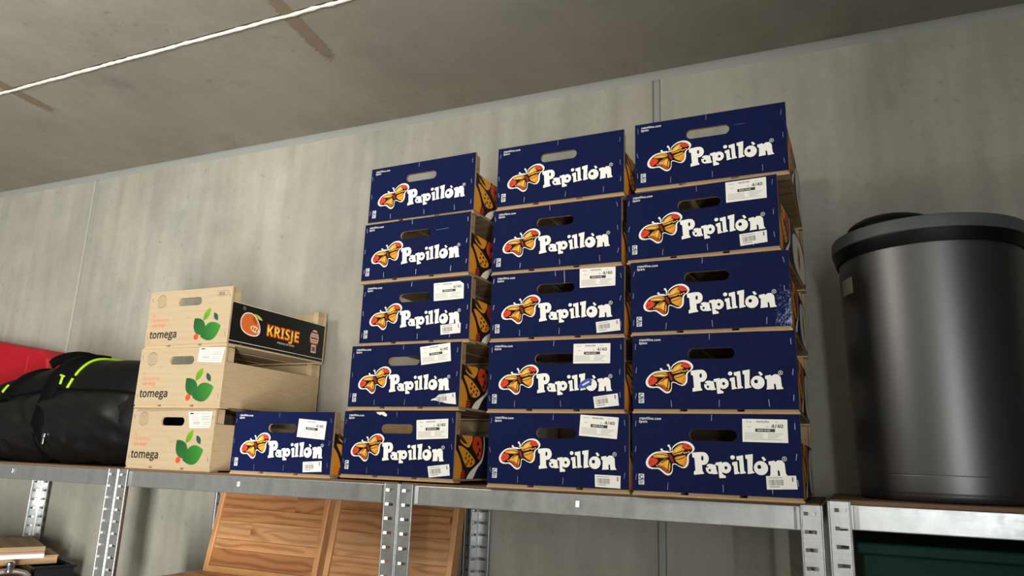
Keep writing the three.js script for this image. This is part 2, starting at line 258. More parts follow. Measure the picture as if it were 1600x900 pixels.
const blackSideTex = canvasTex(1024, 288, (x, w, h) => {
  x.fillStyle = '#0b0b0c'; x.fillRect(0, 0, w, h);
  x.fillStyle = '#d7c9b4'; x.fillRect(0, 0, w, 5);
  x.fillStyle = '#f2e4d6'; blob(x, [[130, 60], [210, 50], [262, 90], [300, 150], [296, 210], [240, 232], [160, 222], [110, 190], [96, 120]]); x.fill();
  x.fillStyle = '#d2692a'; blob(x, [[135, 68], [208, 58], [254, 96], [290, 152], [286, 204], [236, 222], [162, 213], [118, 184], [106, 122]]); x.fill();
  x.fillStyle = '#b24a1e'; blob(x, [[208, 66], [250, 98], [262, 140], [232, 130], [210, 96]]); x.fill();
  x.fillStyle = '#f3dcb8'; x.beginPath(); x.ellipse(244, 172, 44, 24, 0.25, 0, 7); x.fill(); x.fillStyle = '#d2692a'; for (let k = -1; k < 2; k++) { x.beginPath(); x.ellipse(244 + k * 22, 172 + k * 6, 9, 16, 0.3, 0, 7); x.fill(); }
  leaf(x, [220, 56], [312, 92], 0.26, '#9aa83c', '#d6cf6a'); x.fillStyle = '#3f5c50'; x.beginPath(); x.arc(126, 32, 16, 0, 7); x.fill();
  x.font = 'bold 118px sans-serif'; x.lineJoin = 'round'; x.strokeStyle = '#8e1d10'; x.lineWidth = 16; x.strokeText('KRISJE', 356, 196, 430); x.fillStyle = '#f2b52c'; x.fillText('KRISJE', 356, 196, 430);
  x.save(); x.beginPath(); x.rect(350, 128, 450, 34); x.clip(); x.fillStyle = '#f8dc62'; x.fillText('KRISJE', 356, 196, 430); x.restore();
  x.fillStyle = '#cfcac0'; x.font = 'bold 20px sans-serif'; x.fillText('PRODUCE OF SPAIN', 480, 240);
  x.fillStyle = '#c9b9ae'; x.beginPath(); x.ellipse(892, 128, 52, 70, 0, 0, 7); x.fill(); x.fillRect(862, 190, 60, 62);
  for (let k = 0; k < 5; k++) { x.fillStyle = k % 2 ? '#c98a4a' : '#7d2a26'; x.fillRect(850, 74 + k * 24, 84, 14); } x.fillStyle = '#8c4a3c'; x.fillRect(872, 200, 40, 40);
});
const blackSide = M({ map: blackSideTex, roughness: 0.45 });

function labelTex() {
  return canvasTex(512, 300, (x, w, h) => {
    x.fillStyle = '#efece4'; x.fillRect(0, 0, w, h); x.fillStyle = '#2b2926'; x.font = 'bold 30px sans-serif'; x.fillText('NAVELINA', 160, 44); x.font = '18px sans-serif'; x.fillText('Naranja', 44, 42); x.fillText('I.G.P.', 370, 42);
    x.font = '20px sans-serif'; x.fillText('Cat. I', 60, 108); x.fillText('Cal.', 270, 104); x.font = 'bold 66px sans-serif'; x.fillText('4/40', 330, 112);
    x.fillRect(148, 124, 224, 42); x.fillStyle = '#efece4'; x.font = 'bold 26px sans-serif'; x.fillText('NETO 15 KG', 172, 155, 180); x.fillStyle = '#6a675f';
    for (let k = 0; k < 5; k++) { x.fillRect(24, 184 + k * 19, k === 4 ? 420 : 210, 4); if (k < 4) x.fillRect(290, 184 + k * 19, 170 - k * 22, 4); }
  });
}
function codeTex() { return canvasTex(384, 180, (x, w, h) => { x.fillStyle = '#e9e6df'; x.fillRect(0, 0, w, h); x.fillStyle = '#57534c'; x.fillRect(30, 24, 180, 6); let q = 5; for (let i = 34; i < 220;) { q = (q * 16807) % 2147483647; const t = 3 + q % 7; x.fillRect(i, 50, t, 78); i += t + 3 + (q >> 4) % 6; } x.fillRect(40, 142, 130, 8); x.fillRect(330, 20, 16, 60); }); }
function woodLabelTex() { return canvasTex(384, 256, (x, w, h) => { x.fillStyle = '#d2cec6'; x.fillRect(0, 0, w, h); x.fillStyle = '#1e1c1a'; x.fillRect(24, 20, 60, 20); x.fillStyle = '#8a867e'; x.fillRect(96, 26, 250, 8); for (let k = 0; k < 3; k++) { x.fillRect(40, 66 + k * 26, 120, 6); x.fillRect(200, 70 + k * 26, 150, 8); } for (let k = 0; k < 14; k++) x.fillRect(64 + k * 8, 150, 4, 52); x.fillRect(220, 160, 120, 8); x.fillRect(220, 190, 110, 8); x.fillRect(30, 224, 300, 6); }); }
const labelMat = M({ map: labelTex(), roughness: 0.55 }), codeMat = M({ map: codeTex(), roughness: 0.55 }), woodLabelMat = M({ map: woodLabelTex(), roughness: 0.6 });
const paperMat = M({ color: 0xe6e3dc, roughness: 0.6 }), blueStickerMat = M({ color: 0x2c49a8, roughness: 0.45 });

// ---------------------------------------------------------------- the room
const ZW = -0.43, YC = 1.107, XL = -4.2, XR = UNSEEN_DOOR.x, ZF = 4.7, YF = -SH;
{
  const w = structure('wall_back');
  const joints = [XL, -2.107, 0.167, XR + 0.2];
  for (let i = 0; i < 3; i++) {
    const a = joints[i] + (i ? 0.010 : 0), b = joints[i + 1] - (i < 2 ? 0.010 : 0);
    const g = rbox(b - a, YC - YF + 0.06, 0.14, 0.004, (a + b) / 2, (YC + YF) / 2 - 0.02, ZW - 0.07, 2); const uv = g.attributes.uv; for (let k = 0; k < uv.count; k++) uv.setXY(k, uv.getX(k) + i * 0.77, uv.getY(k) + i * 0.31);
    obj('concrete_panel', g, wallMat, w);
  }
  obj('backing', box(XR - XL + 0.4, YC - YF + 0.1, 0.06, (XL + XR) / 2, (YC + YF) / 2, ZW - 0.16), wallMat, w);
  for (let i = 1; i < 3; i++) obj('joint_sealant', rbox(0.0188, YC - YF, 0.05, 0.004, joints[i], (YC + YF) / 2, ZW - 0.0275, 2), caulkMat, w);
  const t = structure('trim_1');
  const s = new THREE.Shape(); s.moveTo(0, 0); s.lineTo(0.014, 0); s.quadraticCurveTo(0.004, -0.006, 0, -0.02); s.closePath();
  const g = plate(s, XR - XL); g.rotateY(Math.PI / 2); g.translate(XL, YC, ZW); const gg = metres(g);
  // the profile's x axis must run into the room (+z)
  const p = gg.attributes.position; for (let i = 0; i < p.count; i++) p.setZ(i, 2 * ZW - p.getZ(i)); 
  const idx = p.array; for (let i = 0; i < idx.length; i += 9) for (let k = 0; k < 3; k++) { const a = idx[i + 3 + k]; idx[i + 3 + k] = idx[i + 6 + k]; idx[i + 6 + k] = a; }
  gg.computeVertexNormals(); obj('ceiling_sealant', gg, caulkMat, t);
}
{
  const c = structure('ceiling'), zj = 0.172;
  obj('concrete_panel', rbox(XR - XL + 0.4, 0.2, zj - 0.008 - ZW + 0.2, 0.004, (XL + XR) / 2, YC + 0.1, (ZW - 0.2 + zj - 0.008) / 2, 2), ceilMat, c);
  const g2 = rbox(XR - XL + 0.4, 0.2, ZF - zj + 0.3, 0.004, (XL + XR) / 2, YC + 0.1, (zj + 0.008 + ZF + 0.3) / 2, 2); obj('concrete_panel', g2, ceilMat, c);
  obj('joint_backing', box(XR - XL, 0.05, 0.06, (XL + XR) / 2, YC + 0.06, zj), caulkMat, c);
  // a ragged bead of foam pressed out of the joint
  const pos = [], idx = [], N = 520, K = 8, x0 = XL, x1 = XR;
  for (let i = 0; i <= N; i++) { const x = x0 + (x1 - x0) * i / N; const r = 0.0056 * (1 + 0.5 * noise.noise(x * 38, 2, 1) + 0.5 * noise.noise(x * 120, 5, 2)), dz = -0.003 + 0.0022 * noise.noise(x * 14, 8, 3);
    for (let k = 0; k < K; k++) { const a = k / K * Math.PI * 2; pos.push(x, YC - 0.0005 + r * 0.75 * Math.sin(a), zj + dz + r * Math.cos(a)); } }
  for (let i = 0; i < N; i++) for (let k = 0; k < K; k++) { const a = i * K + k, b = i * K + (k + 1) % K; idx.push(a, a + K, b, b, a + K, b + K); }
  const g = new THREE.BufferGeometry(); g.setAttribute('position', new THREE.Float32BufferAttribute(pos, 3)); g.setIndex(idx); g.computeVertexNormals(); obj('joint_foam', metres(g), foamMat, c);
  const fade = dataTex(64, 256, (u, v) => { const e = Math.min(u, 1 - u) * 7, f = Math.min(1, Math.min(v * 3, (1 - v) * 3)); const k = 255 * Math.min(1, Math.max(0, (e * f) * 1.1 + 1.1 * fbm(u * 7, v * 26, 4, 3) - 0.1)) * 0.7; return [k, k, k]; }, false, false);
  const streakMat = M({ color: 0x8d7c63, roughness: 0.9, alphaMap: fade, transparent: true });
  for (const [x, z0, z1, tilt] of [[-1.70, 0.015, 0.27, 0.12], [-0.622, -0.055, 0.27, 0.13]]) {
    const s = new THREE.PlaneGeometry(0.05, z1 - z0); s.rotateX(Math.PI / 2); s.rotateY(tilt); s.translate(x, YC - 0.0006, (z0 + z1) / 2); obj('brown_streak', s, streakMat, c);
  }
}
{
  const f = obj('floor', box(XR - XL + 0.4, 0.1, ZF - ZW + 0.6, (XL + XR) / 2, YF - 0.05, (ZF + ZW) / 2), floorMat); f.position.y = SH; f.userData.kind = 'structure';
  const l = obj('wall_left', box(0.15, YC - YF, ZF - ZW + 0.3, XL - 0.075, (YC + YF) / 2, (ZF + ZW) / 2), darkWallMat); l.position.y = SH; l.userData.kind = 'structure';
  const fr = structure('wall_front'), wy0 = UNSEEN_WIN.y0 - SH, wy1 = UNSEEN_WIN.y1 - SH, fz = ZF + 0.075, xa = XL - 0.15, xb = XR + 0.15;
  obj('wall_section', box(UNSEEN_WIN.x0 - xa, YC - YF, 0.15, (UNSEEN_WIN.x0 + xa) / 2, (YC + YF) / 2, fz), darkWallMat, fr); obj('wall_section', box(xb - UNSEEN_WIN.x1, YC - YF, 0.15, (UNSEEN_WIN.x1 + xb) / 2, (YC + YF) / 2, fz), darkWallMat, fr);
  obj('sill_section', box(UNSEEN_WIN.x1 - UNSEEN_WIN.x0, wy0 - YF, 0.15, (UNSEEN_WIN.x0 + UNSEEN_WIN.x1) / 2, (wy0 + YF) / 2, fz), darkWallMat, fr); obj('lintel', box(UNSEEN_WIN.x1 - UNSEEN_WIN.x0, YC - wy1, 0.15, (UNSEEN_WIN.x0 + UNSEEN_WIN.x1) / 2, (wy1 + YC) / 2, fz), darkWallMat, fr);
  const wn = structure('unseen_window_1'), wf = M({ color: 0xd0d0cc, roughness: 0.5 }), wx = (UNSEEN_WIN.x0 + UNSEEN_WIN.x1) / 2, ww = UNSEEN_WIN.x1 - UNSEEN_WIN.x0;  // unseen window, out of view; gives the bin and right beam their sheen
  for (const x of [UNSEEN_WIN.x0 + 0.01, UNSEEN_WIN.x1 - 0.01]) obj('window_frame', box(0.02, wy1 - wy0, 0.03, x, (wy0 + wy1) / 2, ZF + 0.03), wf, wn);
  for (const y of [wy0 + 0.01, wy1 - 0.01]) obj('window_frame', box(ww - 0.04, 0.02, 0.03, wx, y, ZF + 0.03), wf, wn);
  obj('unseen_frosted_pane', box(ww - 0.04, wy1 - wy0 - 0.04, 0.006, wx, (wy0 + wy1) / 2, ZF + 0.03), M({ color: 0xdddddd, roughness: 0.6, emissive: 0xeef6ff, emissiveIntensity: 4 }), wn);
  const r = structure('wall_right'), H = YC - YF, d0 = UNSEEN_DOOR.z0, d1 = UNSEEN_DOOR.z1, top = UNSEEN_DOOR.y1 - SH;
  const T = 0.22;
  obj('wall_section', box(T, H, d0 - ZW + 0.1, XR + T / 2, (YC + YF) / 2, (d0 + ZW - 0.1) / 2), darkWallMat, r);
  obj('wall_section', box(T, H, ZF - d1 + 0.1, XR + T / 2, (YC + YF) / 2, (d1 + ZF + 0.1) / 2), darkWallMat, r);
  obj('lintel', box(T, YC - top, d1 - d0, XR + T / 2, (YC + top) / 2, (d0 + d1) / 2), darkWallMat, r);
  obj('threshold', box(T, 0.02, d1 - d0, XR + T / 2, YF + 0.01, (d0 + d1) / 2), darkWallMat, r);
  // unseen stand-in for the person at the camera, shading the bay under the stacks
  const shade_block = structure('unseen_shade_block'); obj('shade_block', rbox(0.44, 1.62, 0.25, 0.005, 0.97, YF + 0.81, 1.68, 2), darkWallMat, shade_block);
  // unseen glazed door, placed to light the shelves from the right
  const d = structure('unseen_door_1'), fm = M({ color: 0xd8d8d4, roughness: 0.5 }), zm = (d0 + d1) / 2, hh = top - YF;
  for (const z of [d0 + 0.025, d1 - 0.025]) obj('door_stile', box(0.05, hh, 0.05, XR + UNSEEN_DOOR.depth + 0.025, YF + hh / 2, z), fm, d);
  for (const y of [YF + 0.025, top - 0.025]) obj('door_rail', box(0.05, 0.05, d1 - d0 - 0.1, XR + UNSEEN_DOOR.depth + 0.025, y, zm), fm, d);
  const glow = M({ color: 0xdddddd, roughness: 0.6, emissive: 0xfff8ec, emissiveIntensity: 4 });
  obj('unseen_frosted_pane', box(0.008, hh - 0.1, d1 - d0 - 0.1, XR + UNSEEN_DOOR.depth + 0.02, YF + hh / 2, zm), glow, d);
}

{ // unseen globe lamp, placed to light the crate fronts and left wall
  const t = thing('unseen_pendant_lamp', 'unseen globe lamp out of view, placed to light the wall and crate fronts', 'lamp', [UNSEEN_LAMP.x, UNSEEN_LAMP.y - SH, UNSEEN_LAMP.z]);
  obj('bulb', new THREE.SphereGeometry(0.135, 40, 24), M({ color: 0xffffff, emissive: 0xfff0d8, emissiveIntensity: 4, roughness: 0.6 }), t);
  const so = new THREE.LatheGeometry([[0.001, 0.185], [0.012, 0.185], [0.03, 0.17], [0.036, 0.14], [0.036, 0.127]].map(([a, b]) => new THREE.Vector2(a, b)), 24); obj('socket', so, M({ color: 0x1c1c1c, roughness: 0.5 }), t);
  const co = new THREE.CylinderGeometry(0.003, 0.003, YC - (UNSEEN_LAMP.y - SH) - 0.18, 8); co.translate(0, 0.18 + (YC - (UNSEEN_LAMP.y - SH) - 0.18) / 2, 0); obj('cord', co, M({ color: 0x1c1c1c, roughness: 0.6 }), t);
}
// ---------------------------------------------------------------- shelving
const DEP = 0.385;
function postFlange(w, height, mirror) {            // slotted strip in the xy plane, top at y = 0, x from 0 to w (corner at 0)
  const holes = [], tabs = [], n = 17;
  for (let i = 0; i < n; i++) {
    const y = -0.014 - i * 0.0297, xa = w * 0.30, xb = w * 0.82, hp = new THREE.Path(); hp.moveTo(xa, y - 0.0034); hp.lineTo(xa, y + 0.0034); hp.lineTo(xb, y + 0.0028); hp.lineTo(xb, y - 0.0028); hp.closePath(); holes.push(hp);
    const t = new THREE.BoxGeometry(0.0075, 0.0062, 0.0009); t.rotateY(mirror ? 0.55 : -0.55); t.translate(mirror ? xa + 0.003 : xb - 0.003, y, 0.0022); tabs.push(t);
  }
  const g = [plate(poly([[0, -height], [w, -height], [w, 0], [0, 0]], holes), 0.0014, 2), ...tabs];
  const rib = new THREE.CylinderGeometry(0.0016, 0.0016, height, 8); rib.translate(w - 0.0016, -height / 2, 0.0012); g.push(rib);
  const rib2 = new THREE.CylinderGeometry(0.0022, 0.0022, height, 8); rib2.translate(0.0012, -height / 2, 0.0006); g.push(rib2);
  return metres(merge(g.map((q) => metres(q))));
}
const flangeA = postFlange(0.036, SH - 0.012, true), flangeB = postFlange(0.036, SH - 0.012, false);
function makePost(front) {                           // corner at origin, flanges along +x and -z
  const b = flangeA.clone(); b.rotateY(Math.PI / 2); return merge([front.clone(), b]);
}
const postGeo = makePost(flangeA), postGeoB = makePost(flangeB);
function flip(g, sx, sz) { const c = g.clone(), p = c.attributes.position, n = c.attributes.normal; for (let i = 0; i < p.count; i++) { p.setX(i, p.getX(i) * sx); p.setZ(i, p.getZ(i) * sz); n.setX(i, n.getX(i) * sx); n.setZ(i, n.getZ(i) * sz); }
  if (sx * sz < 0) for (const k of ['position', 'normal', 'uv']) { const a = c.attributes[k], s = a.itemSize; for (let i = 0; i < a.count; i += 3) for (let f = 0; f < s; f++) { const t = a.array[(i + 1) * s + f]; a.array[(i + 1) * s + f] = a.array[(i + 2) * s + f]; a.array[(i + 2) * s + f] = t; } } return c; }
const posts = { fl: postGeo, fr: flip(postGeoB, -1, 1), rl: flip(postGeo, 1, -1), rr: flip(postGeo, -1, -1) };
function beamGeo(len) {                              // along x from 0, face towards +z, top at y = 0
  const s = new THREE.Shape(); const h = 0.0415;
  s.moveTo(-0.016, 0); s.lineTo(-0.0025, 0); s.quadraticCurveTo(0, 0, 0, -0.0025); s.lineTo(0, -h + 0.0025); s.quadraticCurveTo(0, -h, -0.0025, -h); s.lineTo(-0.014, -h); s.lineTo(-0.014, -h + 0.0014); s.lineTo(-0.003, -h + 0.0014); s.lineTo(-0.0014, -h + 0.003); s.lineTo(-0.0014, -0.003); s.lineTo(-0.003, -0.0014); s.lineTo(-0.016, -0.0014); s.closePath();
  const g = plate(s, len, 6); g.rotateY(-Math.PI / 2); g.translate(len, 0, 0); return g;   // local x of the profile -> +z
}
function shelving(label, xl, xr, yb, lower, tabX) {  // xl..xr outer faces, yb = top of the top board
  const t = thing('shelving_unit', label, 'shelf', [xl, -SH, 0]); const L = xr - xl, add = (n, g, m, x, y, z, p = t) => { const o = obj(n, g, m, p); o.position.set(x, y + SH, z); return o; };
  const pt = yb - 0.003;
  add('post', posts.fl, zinc, 0, pt, 0); add('post', posts.fr, zinc, L, pt, 0); add('post', posts.rl, zinc, 0, pt, -DEP); add('post', posts.rr, zinc, L, pt, -DEP);
  const bl = L - 0.006; 
  const lip = yb < 0 ? 0.0045 : 0.007;
  for (const [k, y] of [yb - lip, ...lower.map((q) => q - lip)].entries()) {
    const face = -0.0035, g = metres(beamGeo(bl));
    const b = add('front_beam', g, zinc, 0.003, y, face);
    if (!k) {
      if (tabX) { const q = metres(merge([new THREE.BoxGeometry(0.0075, 0.012, 0.0010), new THREE.BoxGeometry(0.0012, 0.012, 0.004)])); const o = obj('punched_tab', q, steelMat, b); o.position.set(tabX - xl, -0.019, 0.0022); o.rotation.y = 0.5; }
      for (const [x, r] of [[0.041, 0.3], [L - 0.041 - 0.006, -0.3]]) { const q = box(r > 0 ? 0.008 : 0.004, 0.036, 0.0012); const o = obj('beam_bracket', q, zinc, b); o.position.set(x, -0.0205, 0.0022); o.rotation.y = r; }
    }
    const rb = add('rear_beam', g, zinc, 0.003 + bl, y, -DEP + 0.0035); rb.rotation.y = Math.PI;
    for (const x of [0.0035, L - 0.0035]) add('side_beam', box(0.0014, 0.036, DEP - 0.02), zinc, x, y - 0.02, -DEP / 2);
    add('shelf_board', rbox(L - 0.008, lip, DEP - 0.004, 0.001, 0, 0, 0, 1), boardMat, L / 2, y + lip / 2, -DEP / 2);
  }
  return t;
}
shelving('galvanised metal shelving unit left, carrying the black sports bag', -2.056, -1.188, -0.0085, [-0.45], -1.632);
shelving('galvanised metal shelving unit holding plain wooden crates above two pine shutters', -1.186, -0.309, -0.0085, [-0.45], -0.77);
shelving('galvanised metal shelving unit under the middle and right tall crate stacks', -0.3075, 0.5425, -0.0085, [-0.75], 0.098);
shelving('galvanised metal shelving unit at the right, carrying the grey bin', 0.551, 1.42, 0.0, [-0.45], 0);
shelving('galvanised metal shelving unit at far left beyond the black bag', -2.928, -2.058, -0.0085, [-0.45], 0);

// ---------------------------------------------------------------- crates
function crateParts(o) {                             // front bottom centre at the origin, body towards -z
  const { W, H, D } = o, P = {};
  const shape = poly([[-W / 2, 0], [W / 2, 0], [W / 2, H], [-W / 2, H]], [slot(o.hx, o.hy, o.hw, o.hh)]);
  const end = plate(shape, 0.006, 12); P.front = frontUV(end.clone().translate(0, 0, -0.006), W, H, -W / 2, 0);
  P.back = metres(end.clone().translate(0, 0, -D)); 
  P.post = rbox(0.018, H - 0.001, o.pd, 0.0015, 0, H / 2, 0, 1);
  P.side = (() => { const g = new THREE.BoxGeometry(0.004, o.sh, D - 0.002, 1, 3, 14); const p = g.attributes.position; for (let i = 0; i < p.count; i++) { const t = p.getZ(i) / (D / 2), b = o.bow * (1 - t * t); p.setX(i, p.getX(i) + b); } g.computeVertexNormals(); const n = g.toNonIndexed(); const q = n.attributes.normal, pp = n.attributes.position, uv = n.attributes.uv;
    const a = [], b = []; for (let i = 0; i < pp.count; i += 3) (q.getX(i) > 0.5 ? a : b).push(i); const ord = [...a, ...b], out = new THREE.BufferGeometry();
    for (const k of ['position', 'normal', 'uv']) { const s = n.attributes[k], d = new Float32Array(s.array.length); let c = 0; ord.forEach((t, j) => { for (let e = 0; e < 3; e++) for (let f = 0; f < s.itemSize; f++) { let v = s.array[(t + e) * s.itemSize + f]; if (k === 'uv') { const zz = pp.getZ(t + e), yy = pp.getY(t + e); v = j < a.length && o.print ? (f ? (yy + o.sh / 2 - o.pb) / (o.sh - o.pb) : (D / 2 - zz) / D) : (f ? yy + 0.4 : zz); } d[c++] = v; } }); out.setAttribute(k, new THREE.BufferAttribute(d, s.itemSize)); }
    out.addGroup(0, a.length * 3, 0); out.addGroup(a.length * 3, b.length * 3, 1); return out; })();
  P.slats = o.slats.map(([a, b]) => box((b - a) * W, 0.0042, D - 0.004, ((a + b) / 2 - 0.5) * W, -0.0021, -D / 2));
  P.batten = rbox(W + 0.002, 0.0042, 0.03, 0.001, 0, -0.0064, 0, 1);
  P.rail = rbox(W - 0.02, 0.012, 0.012, 0.002, 0, 0, 0, 1);
  return P;
}
const BW = 0.299, BH = 0.1418, BD = 0.388;
const bp = crateParts({ W: BW, H: BH, D: BD, hx: 0, hy: BH * 0.727, hw: 0.085, hh: 0.0205, pd: 0.024, sh: 0.093, bow: 0.003, print: true, pb: 0, slats: [[0.004, 0.30], [0.345, 0.645], [0.69, 0.996]] });
const PW = 0.3, PH = 0.1498;
const pp = crateParts({ W: PW, H: PH, D: BD, hx: 0.002, hy: PH * 0.775, hw: 0.084, hh: 0.022, pd: 0.03, sh: 0.111, bow: 0.001, print: true, pb: 0.009, slats: [[0.004, 0.28], [0.32, 0.66], [0.70, 0.996]] });
const stapleGeo = box(0.0011, 0.013, 0.0009), stapleTop = box(0.0011, 0.011, 0.0009);
function assemble(t, P, o) {
  const { W, H, D, mats } = o;
  obj('front_panel', P.front, [mats.front, mats.edge], t); obj('back_panel', P.back, mats.inner, t);
  for (const [x, z] of [[-1, -0.006], [1, -0.006], [-1, -D + 0.006], [1, -D + 0.006]]) { const c = obj('corner_post', P.post, mats.inner, t); c.position.set(x * (W / 2 - 0.0135), 0, z + (z > -0.1 ? -o.pd / 2 : o.pd / 2)); }
  for (const s of [1, -1]) { const c = obj('side_panel', P.side, [s > 0 ? mats.side : mats.sideL || mats.side, mats.inner], t); c.position.set(s * (W / 2 - 0.0022), o.sh / 2, -D / 2); if (s < 0) c.rotation.y = Math.PI; }
  for (const g of P.slats) obj('bottom_slat', g, mats.inner, t);
  for (const z of [-0.0155, -D + 0.016]) { const c = obj('bottom_batten', P.batten, mats.edge, t); c.position.z = z; }
}
function sticker(t, name, mat, pts, W, H, z = 0.0004) {   // pts in 0..1 of the front, from its top left
  const q = pts.map(([u, v]) => [(u - 0.5) * W, (1 - v) * H]);
  const g = plate(poly(q), 0.0003, 2), n = metres(g), p = n.attributes.position, uv = n.attributes.uv;
  // the label's own frame: from its first corner along the first and the last edge
  const q4 = pts.q ? pts.q.map(([u, v]) => [(u - 0.5) * W, (1 - v) * H]) : q; const [A, B] = q4, Dd = q4[q4.length - 1]; const e1 = [B[0] - A[0], B[1] - A[1]], e2 = [Dd[0] - A[0], Dd[1] - A[1]], det = e1[0] * e2[1] - e1[1] * e2[0];
  for (let i = 0; i < p.count; i++) { const x = p.getX(i) - A[0], y = p.getY(i) - A[1]; uv.setXY(i, (x * e2[1] - y * e2[0]) / det, 1 - (e1[0] * y - e1[1] * x) / det); }
  const m = obj(name, n, mat, t); m.position.z = z; return m;
}
const HX = [[.234, .929], [.543, .925], [.846, .92], [.479, .05]];
function blueCrate(x, y, z, yaw, label, o = {}) {
  const t = thing('fruit_crate', label, 'crate', [x, y, z], 'blue butterfly fruit crates'); t.rotation.y = yaw;
  assemble(t, bp, { W: BW, H: BH, D: BD, pd: 0.024, sh: 0.093, mats: { front: o.scuff ? blueScuff : blueMat, edge: rawWood, inner: plyB, side: sideMat } });
  const st = (u, v, g, r = 0) => { const m = obj('staple', g, stapleMat, t); m.position.set((u - 0.5) * BW, (1 - v) * BH, 0.0003); m.rotation.z = r; };
  HX.forEach(([u, v], i) => st(u + rr(-.02, .02), v, i === 3 ? stapleTop : stapleGeo, rr(-.1, .1)));
  for (const v of [.14, .5, .83]) { st(.019 + rr(-.004, .006), v + rr(-.04, .04), stapleTop, rr(-.25, .25)); st(.972 + rr(-.006, .006), v + rr(-.04, .04), stapleTop, rr(-.25, .25)); }
  if (o.label) sticker(t, 'label_sticker', labelMat, o.label, BW, BH);
  if (o.code) sticker(t, 'barcode_sticker', codeMat, o.code, BW, BH, 0.0005);
  if (o.more) o.more(t);
  return t;
}
const lay = (r, dy) => 0.1513 * r + dy;
// the left of the three tall stacks
blueCrate(-0.3145, 0.6073, -0.0173, -0.029, 'blue butterfly crate without stickers, topmost of the left tall stack');
blueCrate(-0.3146, 0.4572, -0.0081, -0.037, 'blue butterfly crate without stickers, second from top of the left tall stack', { more: (t) => { const m = obj('scratch', box(0.034, 0.0012, 0.0002), M({ color: 0x4a5a96, roughness: 0.6 }), t); m.position.set(0.075, BH * 0.76, 0.0002); m.rotation.z = 0.05; } });
{ const l = [[.669, .069], [.9, .061], [.935, .112], [.939, .354], [.678, .364]]; l.q = [[.669, .069], [.935, .06], [.939, .354], [.678, .364]];
  blueCrate(-0.3088, 0.3052, -0.0139, -0.0265, 'blue butterfly crate in the left tall stack, its white label clipped at one corner', { label: l, code: [[.749, .764], [.925, .749], [.926, .906], [.756, .923]] }); }
{ const c = [[.829, .815], [.969, .785], [.98, .966], [.898, .951], [.791, .902], [.763, .908], [.77, .885], [.80, .87]]; c.q = [[.79, .81], [.969, .785], [.98, .966], [.80, .97]];
  blueCrate(-0.3217, 0.1554, -0.0064, -0.034, 'blue butterfly crate in the left tall stack with a torn barcode sticker', { label: [[.641, .061], [.904, .009], [.918, .298], [.66, .348]], code: c }); }
blueCrate(-0.329, 0.0034, -0.0098, -0.0252, 'blue butterfly crate, bottom of the left tall stack, torn white paper at top edge', { label: [[.666, .135], [.938, .11], [.943, .405], [.676, .433]], code: [[.784, .83], [.964, .784], [.974, .949], [.801, .995]],
  more: (t) => sticker(t, 'torn_paper', paperMat, [[.297, .015], [.31, .04], [.335, .062], [.35, .05], [.372, .075], [.392, .085], [.4, .055], [.385, .03], [.369, .008], [.33, .012]], BW, BH) });
// the single crate beside the plain ones
blueCrate(-0.6448, -0.0001, 0.0031, 0.0116, 'single blue butterfly crate standing alone beside the plain wooden crates', { label: [[.66, .111], [.929, .153], [.921, .45], [.651, .411]], code: [[.736, .814], [.915, .787], [.922, .957], [.743, .978]] });
// the middle tall stack
blueCrate(0.044, 0.6044, -0.009, -0.0132, 'blue butterfly crate without stickers, topmost of the middle tall stack');
blueCrate(0.0381, 0.4527, -0.0095, -0.0089, 'blue butterfly crate without stickers, second from top of the middle tall stack');
blueCrate(0.0441, 0.3018, -0.0057, 0.0106, 'blue butterfly crate in the middle tall stack with a split above its handle hole', { label: [[.68, .002], [.94, .007], [.938, .29], [.682, .294]], code: [[.801, .818], [.968, .784], [.974, .95], [.808, .976]],
  more: (t) => { const m = obj('split', box(0.0016, 0.027, 0.0003), M({ color: 0x8d8f9c, roughness: 0.7 }), t); m.position.set(0.02, BH * 0.895, 0.0002); m.rotation.z = 0.05; } });
blueCrate(0.0467, 0.1506, 0.0018, -0.0017, 'blue butterfly crate in the middle tall stack, round blue fruit sticker on its lettering', { label: [[.644, .067], [.905, .075], [.903, .36], [.643, .353]], code: [[.787, .828], [.955, .78], [.964, .948], [.798, .987]],
  more: (t) => { const e = []; for (let k = 0; k < 20; k++) { const a = k / 20 * 6.283, c = Math.cos(-0.5), s = Math.sin(-0.5), ex = 0.0155 * Math.cos(a), ey = 0.0075 * Math.sin(a); e.push([0.5 + (0.2315 * BW + ex * c + ey * s) / BW, 0.64 + (ex * s - ey * c) / BH * 1]); } const m = sticker(t, 'fruit_sticker', blueStickerMat, e, BW, BH, 0.0006); m.userData.label = 'round blue fruit sticker';
    const w = sticker(t, 'sticker_band', paperMat, [[.708, .655], [.755, .605], [.762, .62], [.716, .672]], BW, BH, 0.0011); } });
blueCrate(0.0565, -0.0007, 0.0062, 0.0093, 'blue butterfly crate at the bottom of the middle tall stack, its label tilted', { label: [[.672, .011], [.933, .047], [.92, .338], [.662, .299]], code: [[.773, .817], [.945, .822], [.943, .988], [.776, .98]] });
